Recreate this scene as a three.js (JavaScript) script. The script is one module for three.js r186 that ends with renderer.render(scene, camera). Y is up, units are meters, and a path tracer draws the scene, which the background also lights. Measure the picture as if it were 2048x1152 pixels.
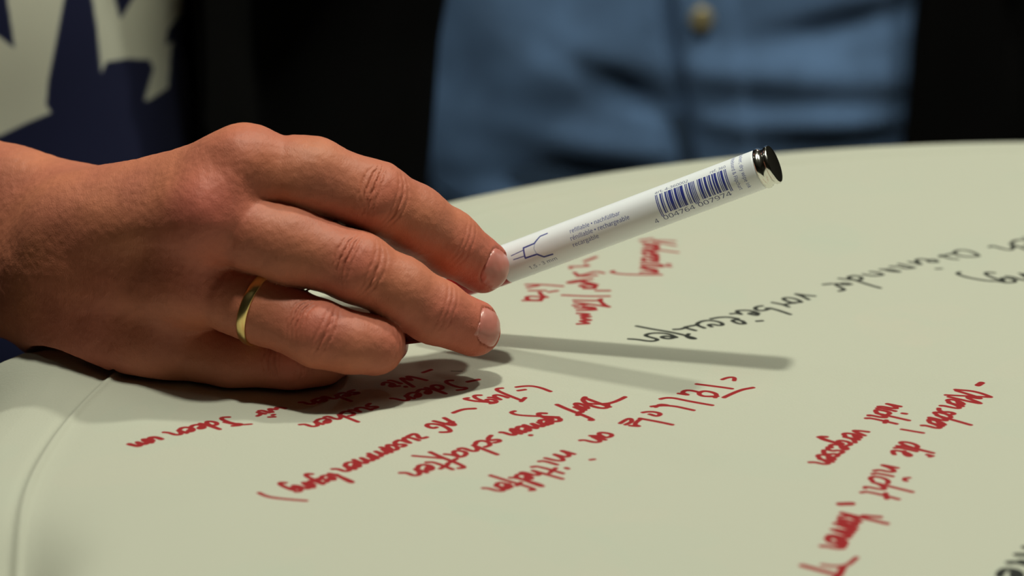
import * as THREE from 'three';
import { RectAreaLightUniformsLib } from 'three/addons/lights/RectAreaLightUniformsLib.js';
import { mergeGeometries, mergeVertices } from 'three/addons/utils/BufferGeometryUtils.js';
import { RoundedBoxGeometry } from 'three/addons/geometries/RoundedBoxGeometry.js';
import { ImprovedNoise } from 'three/addons/math/ImprovedNoise.js';

// ---------------------------------------------------------------- camera, sky, lights, exposure
const scene = new THREE.Scene();
scene.background = new THREE.Color(0, 0, 0);                       // an indoor room at night
const PITCH = THREE.MathUtils.degToRad(17.9);
const camera = new THREE.PerspectiveCamera(2 * Math.atan(576 / 5600) * 180 / Math.PI, 16 / 9, 0.05, 30);
camera.position.set(-0.20, 1.363, 0.654);
camera.rotation.set(-PITCH, 0, 0);
camera.updateProjectionMatrix();
camera.focus = 0.77;
camera.userData.fStop = 95.7 / 10;                                 // a 10 mm wide aperture
const renderer = new THREE.WebGLRenderer({ antialias: true });
renderer.toneMapping = THREE.LinearToneMapping;
renderer.toneMappingExposure = 0.275;
renderer.shadowMap.enabled = true;
RectAreaLightUniformsLib.init();
const WARM = new THREE.Color(0.98, 1, 0.84);
const LAMPS = [                                                    // ceiling spots: x, z, candela, light radius (in 2 cm)
  [-0.25, -0.04, 18, 2.6], [0.50, -0.55, 15, 2.6],
  [-1.75, -0.62, 1.5, 3], [1.75, -0.62, 3, 3], [0.40, -2.05, 4, 3],
];
const PANELS = [[-0.10, -0.20, 8], [1.15, -0.30, 8]];                 // square ceiling panels: x, z, nits
// ---------------------------------------------------------------- measured shapes
const WRIST=[-59.0, 35.6, -29.3],ELBOW=[-297.5, 91.8, -154.1];
const PALM=[[-43.9, 45.7, -11.3, 13.5, -0.3, 57.4, 14.7, 11.6], [-50.0, 41.7, -10.3, 15.5, -10.4, 45.7, 16.2, 12.4], [-53.6, 30.5, -15.3, 15.5, -15.6, 28.3, 6.2, 12.0], [-52.8, 18.2, -19.3, 13.8, -24.3, 11.6, -6.3, 12.0], [-46.9, 16.4, -17.3, 13.2, -12.0, 9.6, -8.3, 11.0], [-46.7, 38.4, -25.3, 16.0, -11.4, 45.0, -3.3, 11.5], [-50.0, 28.4, -28.3, 16.0, -15.5, 22.8, -15.3, 11.5], [-46.7, 40.0, -35.3, 14.0, -17.5, 44.3, -33.3, 12.0]];
const FINGERS={
 index:{j:[[-0.3, 57.9, 14.7, 12.4], [17.9, 56.6, 14.2, 10.3], [35.1, 50.6, 10.7, 9.8], [45.8, 44.9, 3.7, 9.2], [55.0, 38.7, -3.8, 8.7], [64.4, 32.2, -10.3, 7.6]],mid:[0.05, 0.22, 1],tip:[0.12, 0.22, 1]},
 middle:{j:[[-10.4, 45.7, 16.2, 12.0], [11.8, 38.0, 18.2, 10.3], [30.9, 31.6, 18.2, 9.3], [42.1, 25.5, 14.7, 8.8], [50.9, 19.9, 10.7, 8.5], [61.7, 15.1, 2.7, 7.8]],mid:[0.0, 0.2, 1],tip:[0.68, 0.12, 0.75]},
 ring:{j:[[-15.6, 28.3, 6.2, 11.6], [4.0, 21.0, 13.2, 9.5], [20.8, 13.8, 21.2, 8.8], [28.9, 11.6, 21.2, 8.0], [35.2, 10.7, 17.7, 7.6], [37.0, 11.0, 4.7, 6.9]],mid:[0.1, 0.25, 1],tip:[0.95, 0.05, 0.3]},
 little:{j:[[-24.3, 11.6, -6.3, 11.8], [-4.0, 5.7, 1.2, 8.4], [12.2, 5.8, 5.7, 7.6], [19.0, 6.0, 2.7, 7.0], [21.2, 6.7, -4.3, 6.6], [19.9, 8.4, -13.3, 6.2]],mid:[0, 0.2, 1],tip:[0.7, 0.7, 0.1]},
 thumb:{j:[[-47.0, 41.5, -37.3, 15.0], [-19.3, 44.4, -49.3, 12.5], [1.7, 41.5, -53.3, 10.6], [17.1, 38.6, -54.3, 10.4], [30.8, 37.1, -52.3, 9.6], [45.8, 31.1, -47.8, 8.4]],mid:[0.1, 0.6, -0.8],tip:[0.15, 0.55, -0.85]},
};
const BUMPS=[[1.9, 67.5, 22.7, 9, 0.7], [-8.8, 49.3, 30.7, 9, 1.8], [-14.2, 29.4, 20.7, 9, 0.7], [-23.6, 46.1, 10.7, 14, -1.2], [-4.1, 57.8, 24.7, 6, -1.2], [3.7, 54.3, 22.7, 6, -2.4], [-26.8, 36.6, 6.7, 20, -1.4], [-2.8, 35.7, 24.7, 7, -0.2], [-72.4, 63.0, -25.3, 13, 2.6], [-55.0, 10.1, -15.3, 10, 0.8], [37.6, 48.6, 25.7, 4.5, 0.5], [32.5, 29.9, 28.7, 4.5, 0.5]];
const BAND=[4.8, 20.3, 12.2];
const BAND_R = 9.9;
const PEN_END=[-0.13144, 1.15721, -0.08975],PEN_AX=[0.87336, 0.41901, 0.24835],PEN_Y=[-0.34951, 0.89423, -0.27965],PEN_Z=[-0.33925, 0.15743, 0.92743];
const PEN_DRAW={"nib1": [[-76.02, -17.8], [-72.14, -21.0]], "nib2": [[-75.67, -4.4], [-72.41, -3.4]], "rect": [[-68.2, -28.9], [-71.86, -27.5], [-72.17, 3.3], [-68.44, 4.6]], "f1": [[-68.18, -30.4], [-66.3, -46.2], [-64.03, -46.9]], "f2": [[-68.44, 4.6], [-66.84, 19.3], [-64.16, 20.9]], "arc": [[-68.2, -28.9], [-68.8, -13.7], [-68.44, 4.6]]};
const WORDS=[["ach", "k", -28.3, -217.8, -47.0, -203.4, 4.0, 5.8, 1.2], ["hung", "k", -33.3, -179.4, -51.2, -169.8, 3.9, 5.3, 1.2], ["Vorbereitun", "r", -157.7, -213.2, -159.8, -176.0, 5.0, 1.9, 1.1], ["1.", "r", -181.6, -183.6, -181.8, -179.8, 3.4, -0.3, 1.1], ["Wie", "r", -229.6, -83.4, -236.2, -74.2, 2.9, 3.2, 1.0], ["sehen", "r", -243.6, -69.4, -257.7, -59.7, 2.3, 2.3, 1.0], ["wir", "r", -263.5, -56.9, -270.3, -51.3, 2.3, 2.1, 1.05], ["Ideen", "r", -277.2, -48.3, -291.7, -36.1, 3.0, 2.7, 1.05], ["um", "r", -294.0, -33.2, -299.9, -27.4, 2.3, 1.8, 1.3], ["Ideen", "r", -217.7, -76.9, -232.8, -62.4, 3.0, 3.0, 1.0], ["suchen", "r", -238.4, -58.4, -256.1, -42.3, 2.8, 2.8, 1.0], ["Jug", "r", -201.6, -69.4, -208.4, -60.5, 3.1, 2.9, 1.0], ["AG", "r", -218.1, -47.2, -224.4, -41.3, 3.2, 3.0, 1.1], ["zusammen", "r", -225.5, -36.0, -245.5, -10.6, 3.1, 3.0, 1.1], ["legung", "r", -245.8, -8.0, -256.5, 2.7, 3.0, 2.9, 1.1], ["Dorf", "r", -180.1, -63.5, -185.7, -52.9, 3.3, 3.5, 1.15], ["gemein", "r", -189.1, -48.7, -203.1, -36.5, 2.9, 3.0, 1.15], ["schaften", "r", -205.5, -33.9, -228.2, -7.6, 3.3, 3.2, 1.1], ["an", "r", -176.4, -37.2, -182.3, -30.6, 3.9, 2.6, 1.05], ["mit", "r", -188.1, -24.0, -195.2, -11.3, 4.1, 3.0, 1.05], ["helfen", "r", -195.6, -10.1, -207.0, 2.8, 3.9, 2.9, 1.05], ["Men", "r", -78.0, -68.7, -84.1, -56.7, 4.3, 3.5, 1.1], ["schen", "r", -84.9, -54.6, -91.1, -41.7, 4.0, 3.4, 1.1], ["die", "r", -98.2, -30.4, -102.2, -21.4, 4.7, 3.2, 1.1], ["nicht", "r", -106.4, -13.9, -112.9, 6.1, 4.6, 3.0, 1.1], ["kannen", "r", -119.2, 18.9, -126.4, 39.4, 4.6, 2.8, 1.3], ["T", "r", -130.4, 47.9, -134.0, 54.6, 3.9, 2.6, 1.5], ["nicht", "r", -99.3, -58.8, -105.6, -46.8, 4.0, 2.7, 1.1], ["vergessen", "r", -110.3, -39.7, -123.6, -15.1, 4.1, 2.8, 1.1], ["Alle", "k", -73.5, 32.3, -87.8, 56.7, 4.1, 3.2, 1.8]];
const MARKS=[["k", 1.2, -127.7, -128.4, -126.3, -128.8], ["k", 1.1, -67.5, -179.7, -66.0, -180.0], ["k", 1.2, -48.0, -165.6, -50.9, -167.5, -53.5, -167.1, -59.4, -170.9, -62.1, -174.6, -60.8, -176.2], ["r", 1.1, -153.8, -173.7, -160.9, -173.7, -166.5, -174.4, -169.4, -176.5, -168.4, -177.6], ["r", 1.2, -174.2, -157.7, -170.5, -157.8], ["r", 1.1, -184.6, -153.2, -177.6, -152.1, -170.7, -152.3], ["r", 1.2, -177.1, -187.6, -173.4, -192.1], ["r", 1.3, -158.5, -210.1, -154.8, -212.1], ["r", 1.0, -224.8, -83.4, -222.7, -85.6], ["r", 1.0, -232.1, -72.3, -231.2, -72.5], ["r", 1.1, -212.2, -75.8, -209.3, -77.6], ["r", 1.0, -198.7, -71.5, -195.8, -72.8, -192.5, -71.5, -189.5, -68.0], ["r", 1.0, -198.2, -68.7, -196.5, -69.4], ["r", 1.1, -215.7, -51.3, -213.6, -54.1, -210.1, -54.5], ["r", 1.0, -205.2, -59.5, -209.1, -59.7, -213.4, -62.1, -212.0, -62.8], ["r", 1.0, -251.0, 10.7, -256.7, 9.7, -260.9, 8.2, -263.0, 5.8], ["r", 1.0, -264.9, -48.1, -263.6, -48.3], ["r", 0.9, -269.4, -42.7, -272.4, -41.9, -276.6, -44.4], ["r", 1.0, -187.7, -48.0, -194.0, -48.7, -198.8, -49.4, -200.5, -51.5, -199.3, -52.5], ["r", 1.1, -169.2, -63.5, -172.3, -58.9, -176.3, -57.8, -179.7, -58.5], ["r", 1.0, -225.4, -19.5, -217.4, -17.6], ["r", 1.0, -141.6, -77.7, -140.0, -79.5, -138.0, -79.5, -138.4, -76.8], ["r", 1.1, -142.2, -63.2, -137.8, -68.9, -133.7, -71.0], ["r", 0.9, -179.8, -16.7, -178.9, -17.1], ["r", 1.5, -71.4, -73.0, -70.1, -74.9], ["r", 1.1, -69.5, -63.7, -72.2, -68.0, -78.1, -69.4], ["r", 1.0, -81.4, -65.1, -69.5, -63.4], ["r", 1.0, -96.9, -38.7, -91.8, -36.1], ["r", 1.0, -92.4, -18.9, -91.6, -19.5], ["r", 1.8, -119.0, 13.1, -116.3, 12.9], ["r", 1.3, -114.1, 20.6, -110.3, 21.4], ["r", 1.0, -100.8, -4.0, -99.7, -4.3], ["r", 1.1, -119.5, -33.0, -117.4, -30.4, -114.8, -28.5], ["r", 1.1, -127.3, 50.5, -122.6, 52.6, -118.9, 46.3], ["k", 1.15, -108.4, -152.3, -111.3, -153.2, -114.4, -154.8, -112.3, -152.5, -110.5, -149.0], ["k", 1.15, -113.0, -146.5, -115.4, -145.5, -117.4, -147.5, -118.4, -150.0, -116.5, -151.0, -114.1, -149.5, -112.9, -146.8], ["k", 1.15, -117.2, -141.9, -118.4, -144.0, -121.6, -146.0], ["k", 1.15, -118.4, -144.0, -116.7, -145.2, -115.1, -145.5], ["k", 1.15, -117.4, -134.8, -120.1, -138.2, -122.7, -140.6, -123.9, -140.6], ["k", 1.15, -122.7, -140.6, -124.4, -138.4, -126.5, -138.2, -127.6, -140.1, -126.8, -142.1, -125.1, -142.8], ["k", 1.15, -129.5, -135.3, -127.8, -133.6, -126.8, -134.5, -127.9, -136.4, -129.4, -135.8], ["k", 1.15, -126.7, -135.8, -128.4, -138.4, -131.1, -138.7, -133.3, -138.2, -132.5, -136.1, -131.7, -134.5, -133.1, -135.8, -134.9, -135.3], ["k", 1.15, -131.5, -126.2, -132.7, -125.6, -134.4, -127.2, -135.2, -129.1, -133.9, -130.0, -131.9, -128.6, -131.5, -126.2], ["k", 1.15, -133.2, -130.7, -135.2, -132.2, -138.3, -132.2, -141.1, -130.7], ["k", 1.15, -141.5, -123.4, -142.7, -124.8, -141.1, -125.8, -139.4, -124.3, -138.0, -124.8, -138.3, -127.2, -140.9, -129.1, -143.0, -129.1, -144.9, -127.6, -146.0, -125.0, -143.7, -122.2], ["k", 1.15, -146.0, -124.8, -148.8, -123.4, -149.5, -122.5, -146.5, -119.9], ["k", 1.15, -149.5, -122.2, -150.5, -121.1, -152.6, -120.9], ["k", 1.15, -163.4, -123.9, -159.4, -121.3, -155.0, -119.2, -150.7, -116.4, -146.5, -112.6, -148.0, -112.3, -149.6, -114.6, -148.6, -116.8], ["k", 1.15, -152.5, -114.1, -153.9, -112.3, -156.0, -112.8, -156.8, -114.1, -155.6, -115.0, -153.5, -114.1], ["k", 1.15, -152.4, -113.7, -153.7, -116.4, -156.6, -117.8, -159.9, -117.4, -161.6, -115.5, -159.8, -113.7, -157.5, -111.8, -159.1, -110.2, -161.4, -110.5, -163.4, -111.8, -166.1, -112.3], ["k", 1.15, -52.3, -193.2, -54.8, -192.1, -57.9, -193.2, -59.8, -196.0, -58.3, -199.4, -55.6, -199.9, -53.0, -197.1, -52.1, -193.8], ["k", 1.15, -59.8, -196.0, -62.4, -194.3, -64.6, -192.6], ["k", 1.15, -64.1, -194.0, -62.0, -190.4, -59.4, -189.9], ["k", 1.15, -66.1, -187.1, -68.5, -186.5, -69.2, -188.2, -67.0, -189.9, -66.0, -187.6], ["k", 1.15, -69.1, -189.3, -70.9, -190.4, -73.1, -188.7, -71.2, -183.6, -73.5, -186.0, -75.0, -187.1], ["k", 1.15, -74.2, -181.1, -76.7, -179.4, -78.6, -182.2, -81.5, -182.2], ["k", 1.15, -74.6, -181.1, -77.1, -183.8, -78.5, -184.9], ["k", 1.15, -79.6, -176.7, -81.9, -176.7, -84.2, -179.4, -85.5, -178.9, -82.2, -179.4, -79.4, -177.1], ["k", 1.15, -85.2, -173.5, -87.7, -171.9, -91.0, -174.1], ["k", 1.15, -85.0, -174.1, -86.5, -176.2, -88.4, -176.7], ["k", 1.15, -87.5, -160.3, -90.7, -163.5, -93.4, -167.1, -95.7, -169.8, -96.2, -171.4, -93.7, -173.0, -91.7, -170.9, -92.3, -168.2, -94.6, -168.2, -98.9, -169.8], ["k", 1.15, -96.0, -164.0, -98.1, -162.9, -99.2, -164.5, -97.5, -165.6, -95.9, -164.0], ["k", 1.15, -99.2, -164.5, -101.4, -165.0, -99.3, -160.3, -98.3, -158.5, -100.3, -157.2], ["k", 1.15, -101.9, -164.5, -104.4, -163.7], ["r", 1.15, -171.6, -175.6, -173.5, -177.5, -175.8, -175.6, -177.6, -173.7, -179.6, -173.2, -180.6, -176.0], ["r", 1.15, -179.6, -172.3, -177.1, -172.3, -173.9, -173.2], ["r", 1.15, -175.4, -169.5, -178.8, -168.6, -181.1, -167.5, -183.0, -166.0, -182.3, -165.1, -179.4, -166.8], ["r", 1.15, -178.3, -167.7, -175.3, -164.9, -173.4, -163.5, -175.3, -164.0, -178.3, -165.8], ["r", 1.15, -179.0, -163.1, -176.7, -163.5, -174.5, -162.6, -174.3, -160.8, -176.8, -160.4, -179.0, -162.2], ["r", 1.15, -177.9, -159.9, -175.0, -159.9], ["r", 1.15, -181.2, -148.3, -177.1, -148.0, -173.5, -147.8, -173.1, -149.6], ["r", 1.15, -171.0, -142.0, -172.3, -143.5, -173.7, -148.7], ["r", 1.15, -171.3, -142.0, -175.8, -144.3, -181.0, -146.1], ["r", 1.15, -177.2, -144.3, -180.0, -143.5, -181.5, -143.3], ["r", 1.15, -180.8, -141.3, -177.3, -140.4, -175.1, -140.0, -175.6, -141.7, -178.4, -142.2], ["r", 1.15, -180.3, -138.7, -177.4, -138.7, -175.1, -139.1], ["r", 1.15, -180.4, -135.8, -175.6, -135.4, -180.7, -133.4, -175.7, -132.9, -180.5, -131.4, -175.7, -129.3, -180.8, -128.9, -176.5, -126.3, -180.6, -125.9], ["r", 1.15, -184.6, -162.2, -187.9, -163.1, -192.1, -164.0, -195.6, -163.8], ["r", 1.15, -192.1, -162.6, -195.2, -160.8], ["r", 1.15, -194.6, -157.7, -191.9, -157.8, -189.9, -157.7], ["r", 1.15, -188.7, -156.3, -186.3, -157.5], ["r", 1.15, -191.6, -155.9, -191.1, -152.7, -188.9, -150.9, -191.1, -151.4, -194.9, -152.3, -195.9, -150.5, -194.7, -148.3, -191.4, -148.3, -190.8, -150.5], ["r", 1.15, -191.4, -147.8, -196.5, -148.0], ["r", 1.05, -148.9, -73.9, -144.0, -72.1, -139.6, -70.2], ["r", 1.05, -144.0, -64.2, -147.6, -63.5, -149.3, -66.3, -147.2, -68.8, -143.8, -66.3, -144.6, -63.2], ["r", 1.05, -149.0, -67.5, -151.6, -69.7, -153.8, -67.1, -151.4, -64.9, -154.3, -66.3], ["r", 1.05, -159.5, -62.0, -157.4, -63.8, -152.2, -60.3, -145.9, -57.1], ["r", 1.05, -162.2, -56.1, -158.2, -57.8, -151.2, -53.2], ["r", 1.05, -158.0, -57.1, -159.7, -58.1, -161.2, -55.7], ["r", 1.05, -164.8, -51.5, -162.9, -52.5, -159.8, -50.8, -161.1, -48.3, -163.0, -50.1], ["r", 1.05, -165.8, -46.9, -161.3, -44.6, -157.5, -42.2], ["r", 1.05, -165.5, -46.7, -168.1, -42.6, -165.8, -40.8, -168.6, -41.5], ["r", 1.05, -171.2, -43.3, -168.6, -48.0, -167.8, -44.6, -169.8, -42.3]];
const PRINT=[[-0.3806, 1.1533, -0.3808, 1.1639, -0.3588, 1.1608, -0.362, 1.1506, -0.3649, 1.1368, -0.3683, 1.122, -0.3694, 1.1132, -0.3678, 1.11, -0.3761, 1.1075, -0.3851, 1.104, -0.3973, 1.1019, -0.4091, 1.1102, -0.4097, 1.1472, -0.3958, 1.1496, -0.3834, 1.1404, -0.3789, 1.1358, -0.3799, 1.1471], [-0.353, 1.1489, -0.352, 1.1376, -0.3514, 1.121, -0.3494, 1.125, -0.3433, 1.1241, -0.3367, 1.1208, -0.3355, 1.1168, -0.3386, 1.1061, -0.3375, 1.1052, -0.3314, 1.1067, -0.3301, 1.1208, -0.3293, 1.1235, -0.3316, 1.124, -0.3307, 1.1293, -0.327, 1.1328, -0.326, 1.1429, -0.333, 1.1576, -0.3409, 1.1456, -0.3445, 1.1399, -0.3458, 1.1471, -0.348, 1.1604, -0.3549, 1.1592]];
// ---------------------------------------------------------------- helpers
const noise3 = new ImprovedNoise();
const N3 = (x, y, z) => noise3.noise(x + 31.7, y + 17.3, z + 5.9);
function mulberry(a) { return () => { a |= 0; a = a + 0x6D2B79F5 | 0; let t = Math.imul(a ^ a >>> 15, 1 | a); t = t + Math.imul(t ^ t >>> 7, 61 | t) ^ t; return ((t ^ t >>> 14) >>> 0) / 4294967296; }; }
const clamp = (x, a, b) => x < a ? a : x > b ? b : x;
const mix = (a, b, t) => a + (b - a) * t;
const smooth = (a, b, x) => { const t = clamp((x - a) / (b - a), 0, 1); return t * t * (3 - 2 * t); };
const smin = (a, b, k) => { const h = Math.max(k - Math.abs(a - b), 0) / k; return Math.min(a, b) - h * h * k * 0.25; };
const used = new Map();
function numbered(name) { const n = used.get(name) || 0; used.set(name, n + 1); return n ? name + '_' + String(n).padStart(3, '0') : name; }
function mesh(name, geometry, material, parent = scene) {
  const m = new THREE.Mesh(geometry, material);
  m.name = parent === scene ? numbered(name) : name;
  m.castShadow = m.receiveShadow = true;
  parent.add(m);
  return m;
}
function thing(name, label, category, group) {
  const o = new THREE.Group(); o.name = numbered(name); o.userData = { label, category };
  if (group) o.userData.group = group;
  scene.add(o); return o;
}
function part(name, geometry, material, parent, label) {
  const m = mesh(name, geometry, material, parent);
  const n = parent.children.filter((c) => c !== m && c.userData.kindName === name).length;
  m.userData.kindName = name; if (n) m.name = name + '_' + String(n).padStart(3, '0');
  if (label) m.userData.label = label;
  return m;
}
function structure(name, geometry, material) { const m = mesh(name, geometry, material); m.userData.kind = 'structure'; return m; }
const std = (o) => new THREE.MeshStandardMaterial({ roughness: 0.8, metalness: 0, side: THREE.FrontSide, ...o });
function dataTexture(size, fn, repeat, srgb) {                    // tileable procedural texture
  const d = new Uint8Array(size * size * 4);
  for (let j = 0; j < size; j++) for (let i = 0; i < size; i++) { const v = fn(i / size, j / size); const o = (j * size + i) * 4; for (let c = 0; c < 3; c++) d[o + c] = clamp(Math.round((Array.isArray(v) ? v[c] : v) * 255), 0, 255); d[o + 3] = 255; }
  const t = new THREE.DataTexture(d, size, size); t.wrapS = t.wrapT = THREE.RepeatWrapping; t.magFilter = t.minFilter = THREE.LinearFilter;
  if (srgb) t.colorSpace = THREE.SRGBColorSpace;
  if (repeat) t.repeat.set(repeat, repeat); t.needsUpdate = true; return t;
}

// naive surface nets over a sparse grid: the zero surface of field(x, y, z), refined onto the field, with normals from its gradient
function surface(field, lo, hi, cell, { uvScale = 1, color = null, uv = null, scale = 1, slack = 1.35, refine = 2, turn = null } = {}) {
  const B = 6, nb = [0, 1, 2].map((k) => Math.ceil((hi[k] - lo[k]) / cell / B)), n = nb.map((b) => b * B + 1);
  const V = new Float32Array(n[0] * n[1] * n[2]).fill(1e3), at = (i, j, k) => (k * n[1] + j) * n[0] + i;
  const done = new Uint8Array(V.length), live = [], reach = cell * B * 0.87 * slack + cell;
  for (let c = 0; c < nb[2]; c++) for (let b = 0; b < nb[1]; b++) for (let a = 0; a < nb[0]; a++) {
    const m = field(lo[0] + (a + 0.5) * B * cell, lo[1] + (b + 0.5) * B * cell, lo[2] + (c + 0.5) * B * cell);
    if (Math.abs(m) > reach) continue;
    live.push([a, b, c]);
    for (let k = c * B; k <= c * B + B; k++) for (let j = b * B; j <= b * B + B; j++) for (let i = a * B; i <= a * B + B; i++) {
      const q = at(i, j, k); if (done[q]) continue; done[q] = 1;
      V[q] = field(lo[0] + i * cell, lo[1] + j * cell, lo[2] + k * cell);
    }
  }
  const vid = new Map(), pos = [], idx = [];
  const E = [[0, 1], [2, 3], [4, 5], [6, 7], [0, 2], [1, 3], [4, 6], [5, 7], [0, 4], [1, 5], [2, 6], [3, 7]];
  const g = new Float64Array(8);
  const vertex = (i, j, k) => {
    const q = at(i, j, k), have = vid.get(q); if (have !== undefined) return have;
    for (let c = 0; c < 8; c++) g[c] = V[at(i + (c & 1), j + (c >> 1 & 1), k + (c >> 2))];
    let x = 0, y = 0, z = 0, s = 0;
    for (const [a, b] of E) if (g[a] < 0 !== g[b] < 0) {
      const t = g[a] / (g[a] - g[b]);
      x += mix(a & 1, b & 1, t); y += mix(a >> 1 & 1, b >> 1 & 1, t); z += mix(a >> 2, b >> 2, t); s++;
    }
    const id = pos.length / 3; vid.set(q, id);
    pos.push(lo[0] + (i + x / s) * cell, lo[1] + (j + y / s) * cell, lo[2] + (k + z / s) * cell);
    return id;
  };
  const quad = (a, b, c, d, flip) => flip ? idx.push(a, c, b, a, d, c) : idx.push(a, b, c, a, c, d);
  for (const [a, b, c] of live) for (let k = c * B; k < c * B + B; k++) for (let j = b * B; j < b * B + B; j++) for (let i = a * B; i < a * B + B; i++) {
    const v = V[at(i, j, k)];
    if (i < n[0] - 1 && j > 0 && k > 0 && done[at(i + 1, j, k)]) { const w = V[at(i + 1, j, k)]; if (v < 0 !== w < 0 && w < 1e3) quad(vertex(i, j - 1, k - 1), vertex(i, j, k - 1), vertex(i, j, k), vertex(i, j - 1, k), v >= 0); }
    if (j < n[1] - 1 && i > 0 && k > 0 && done[at(i, j + 1, k)]) { const w = V[at(i, j + 1, k)]; if (v < 0 !== w < 0 && w < 1e3) quad(vertex(i - 1, j, k - 1), vertex(i - 1, j, k), vertex(i, j, k), vertex(i, j, k - 1), v >= 0); }
    if (k < n[2] - 1 && i > 0 && j > 0 && done[at(i, j, k + 1)]) { const w = V[at(i, j, k + 1)]; if (v < 0 !== w < 0 && w < 1e3) quad(vertex(i - 1, j - 1, k), vertex(i, j - 1, k), vertex(i, j, k), vertex(i - 1, j, k), v >= 0); }
  }
  const nv = pos.length / 3, P = new Float32Array(pos), Nn = new Float32Array(nv * 3), C = color && new Float32Array(nv * 3), h = cell * 0.5, out = [0, 0, 0];
  for (let v = 0; v < nv; v++) {
    let x = P[v * 3], y = P[v * 3 + 1], z = P[v * 3 + 2], gx, gy, gz, l;
    for (let it = 0; it <= refine; it++) {
      gx = field(x + h, y, z) - field(x - h, y, z); gy = field(x, y + h, z) - field(x, y - h, z); gz = field(x, y, z + h) - field(x, y, z - h);
      l = Math.hypot(gx, gy, gz) || 1;
      if (it < refine) { const d = clamp(field(x, y, z) * 2 * h / l, -cell * 0.6, cell * 0.6) / l; x -= gx * d; y -= gy * d; z -= gz * d; }
    }
    P.set([x, y, z], v * 3); Nn.set([gx / l, gy / l, gz / l], v * 3);
    if (C) { color(x, y, z, gx / l, gy / l, gz / l, out); C.set(out, v * 3); }
  }
  // box-mapped uv in metres, a seam only where the main axis of the normal changes
  let geo = new THREE.BufferGeometry();
  const axisOf = (v) => { const a = Math.abs(Nn[v * 3]), b = Math.abs(Nn[v * 3 + 1]), c = Math.abs(Nn[v * 3 + 2]); return a > b && a > c ? 0 : b > c ? 1 : 2; };
  const P2 = [], N2 = [], U2 = [], C2 = [], I2 = [], key = new Map();
  for (let t = 0; t < idx.length; t += 3) {
    const ax = uv ? 2 : axisOf(idx[t]);
    for (let e = 0; e < 3; e++) {
      const v = idx[t + e], kk = v * 3 + ax; let id = key.get(kk);
      if (id === undefined) {
        id = P2.length / 3; key.set(kk, id);
        const x = P[v * 3], y = P[v * 3 + 1], z = P[v * 3 + 2];
        P2.push(x * scale, y * scale, z * scale); N2.push(Nn[v * 3], Nn[v * 3 + 1], Nn[v * 3 + 2]);
        if (uv) U2.push(...uv(x, y, z, Nn[v * 3 + 2])); else U2.push((ax === 0 ? z : x) * scale * uvScale, (ax === 1 ? z : y) * scale * uvScale);
        if (C) C2.push(C[v * 3], C[v * 3 + 1], C[v * 3 + 2]);
      }
      I2.push(id);
    }
  }
  geo.setAttribute('position', new THREE.Float32BufferAttribute(P2, 3));
  geo.setAttribute('normal', new THREE.Float32BufferAttribute(N2, 3));
  geo.setAttribute('uv', new THREE.Float32BufferAttribute(U2, 2));
  if (C) geo.setAttribute('color', new THREE.Float32BufferAttribute(C2, 3));
  geo.setIndex(I2);
  if (turn) geo.applyMatrix4(turn);
  return geo;
}
const capsule = (x, y, z, b) => {                                    // [ax, ay, az, ra, bx, by, bz, rb]
  const dx = b[4] - b[0], dy = b[5] - b[1], dz = b[6] - b[2], px = x - b[0], py = y - b[1], pz = z - b[2];
  const t = clamp((px * dx + py * dy + pz * dz) / (dx * dx + dy * dy + dz * dz), 0, 1);
  return Math.hypot(px - t * dx, py - t * dy, pz - t * dz) - mix(b[3], b[7], t);
};
function latheX(profile, seg, uvX) {                                  // profile [[x, r], ...] turned about the x axis; y up, z front
  const P = [], U = [], I = [], n = profile.length;
  for (let j = 0; j < n; j++) for (let i = 0; i <= seg; i++) {
    const a = (i / seg) * 2 * Math.PI - Math.PI, [x, r] = profile[j];
    P.push(x, -r * Math.sin(a), r * Math.cos(a)); U.push(uvX ? uvX(x) : j / (n - 1), 1 - i / seg);
  }
  for (let j = 0; j < n - 1; j++) for (let i = 0; i < seg; i++) { const a = j * (seg + 1) + i, b = a + 1, c = a + seg + 1, d = c + 1; I.push(a, b, c, b, d, c); }
  const g = new THREE.BufferGeometry();
  g.setAttribute('position', new THREE.Float32BufferAttribute(P, 3)); g.setAttribute('uv', new THREE.Float32BufferAttribute(U, 2)); g.setIndex(I);
  const bare = g.clone(); g.computeVertexNormals();
  const nm = g.attributes.normal; for (let j = 0; j < n; j++) { const a = j * (seg + 1), b = a + seg; const v = new THREE.Vector3(nm.getX(a) + nm.getX(b), nm.getY(a) + nm.getY(b), nm.getZ(a) + nm.getZ(b)).normalize(); nm.setXYZ(a, v.x, v.y, v.z); nm.setXYZ(b, v.x, v.y, v.z); }
  return g;
}

// ---------------------------------------------------------------- the room
const plaster = std({ color: new THREE.Color(0.13, 0.12, 0.10), roughness: 0.95, bumpMap: dataTexture(256, (u, v) => 0.5 + 0.3 * N3(u * 16, v * 16, 1) + 0.2 * N3(u * 40, v * 40, 4), 2), bumpScale: 0.0015 });
const ceilingPaint = std({ color: new THREE.Color(0.6, 0.57, 0.5), roughness: 0.95 });
const boards = std({ roughness: 0.55, map: dataTexture(512, (u, v) => { const g = 0.5 + 0.5 * N3(u * 3, v * 60, 2), k = 0.75 + 0.25 * g; return [0.26 * k, 0.18 * k, 0.12 * k]; }, 1, true) });
const RX = 3, RZ = [-2.9, 2.4], RH = 2.74;
const box = (w, h, d, x, y, z) => new THREE.BoxGeometry(w, h, d).translate(x, y, z);
structure('floor', box(2 * RX + 0.4, 0.12, RZ[1] - RZ[0] + 0.4, 0, -0.06, (RZ[0] + RZ[1]) / 2), boards);
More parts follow.
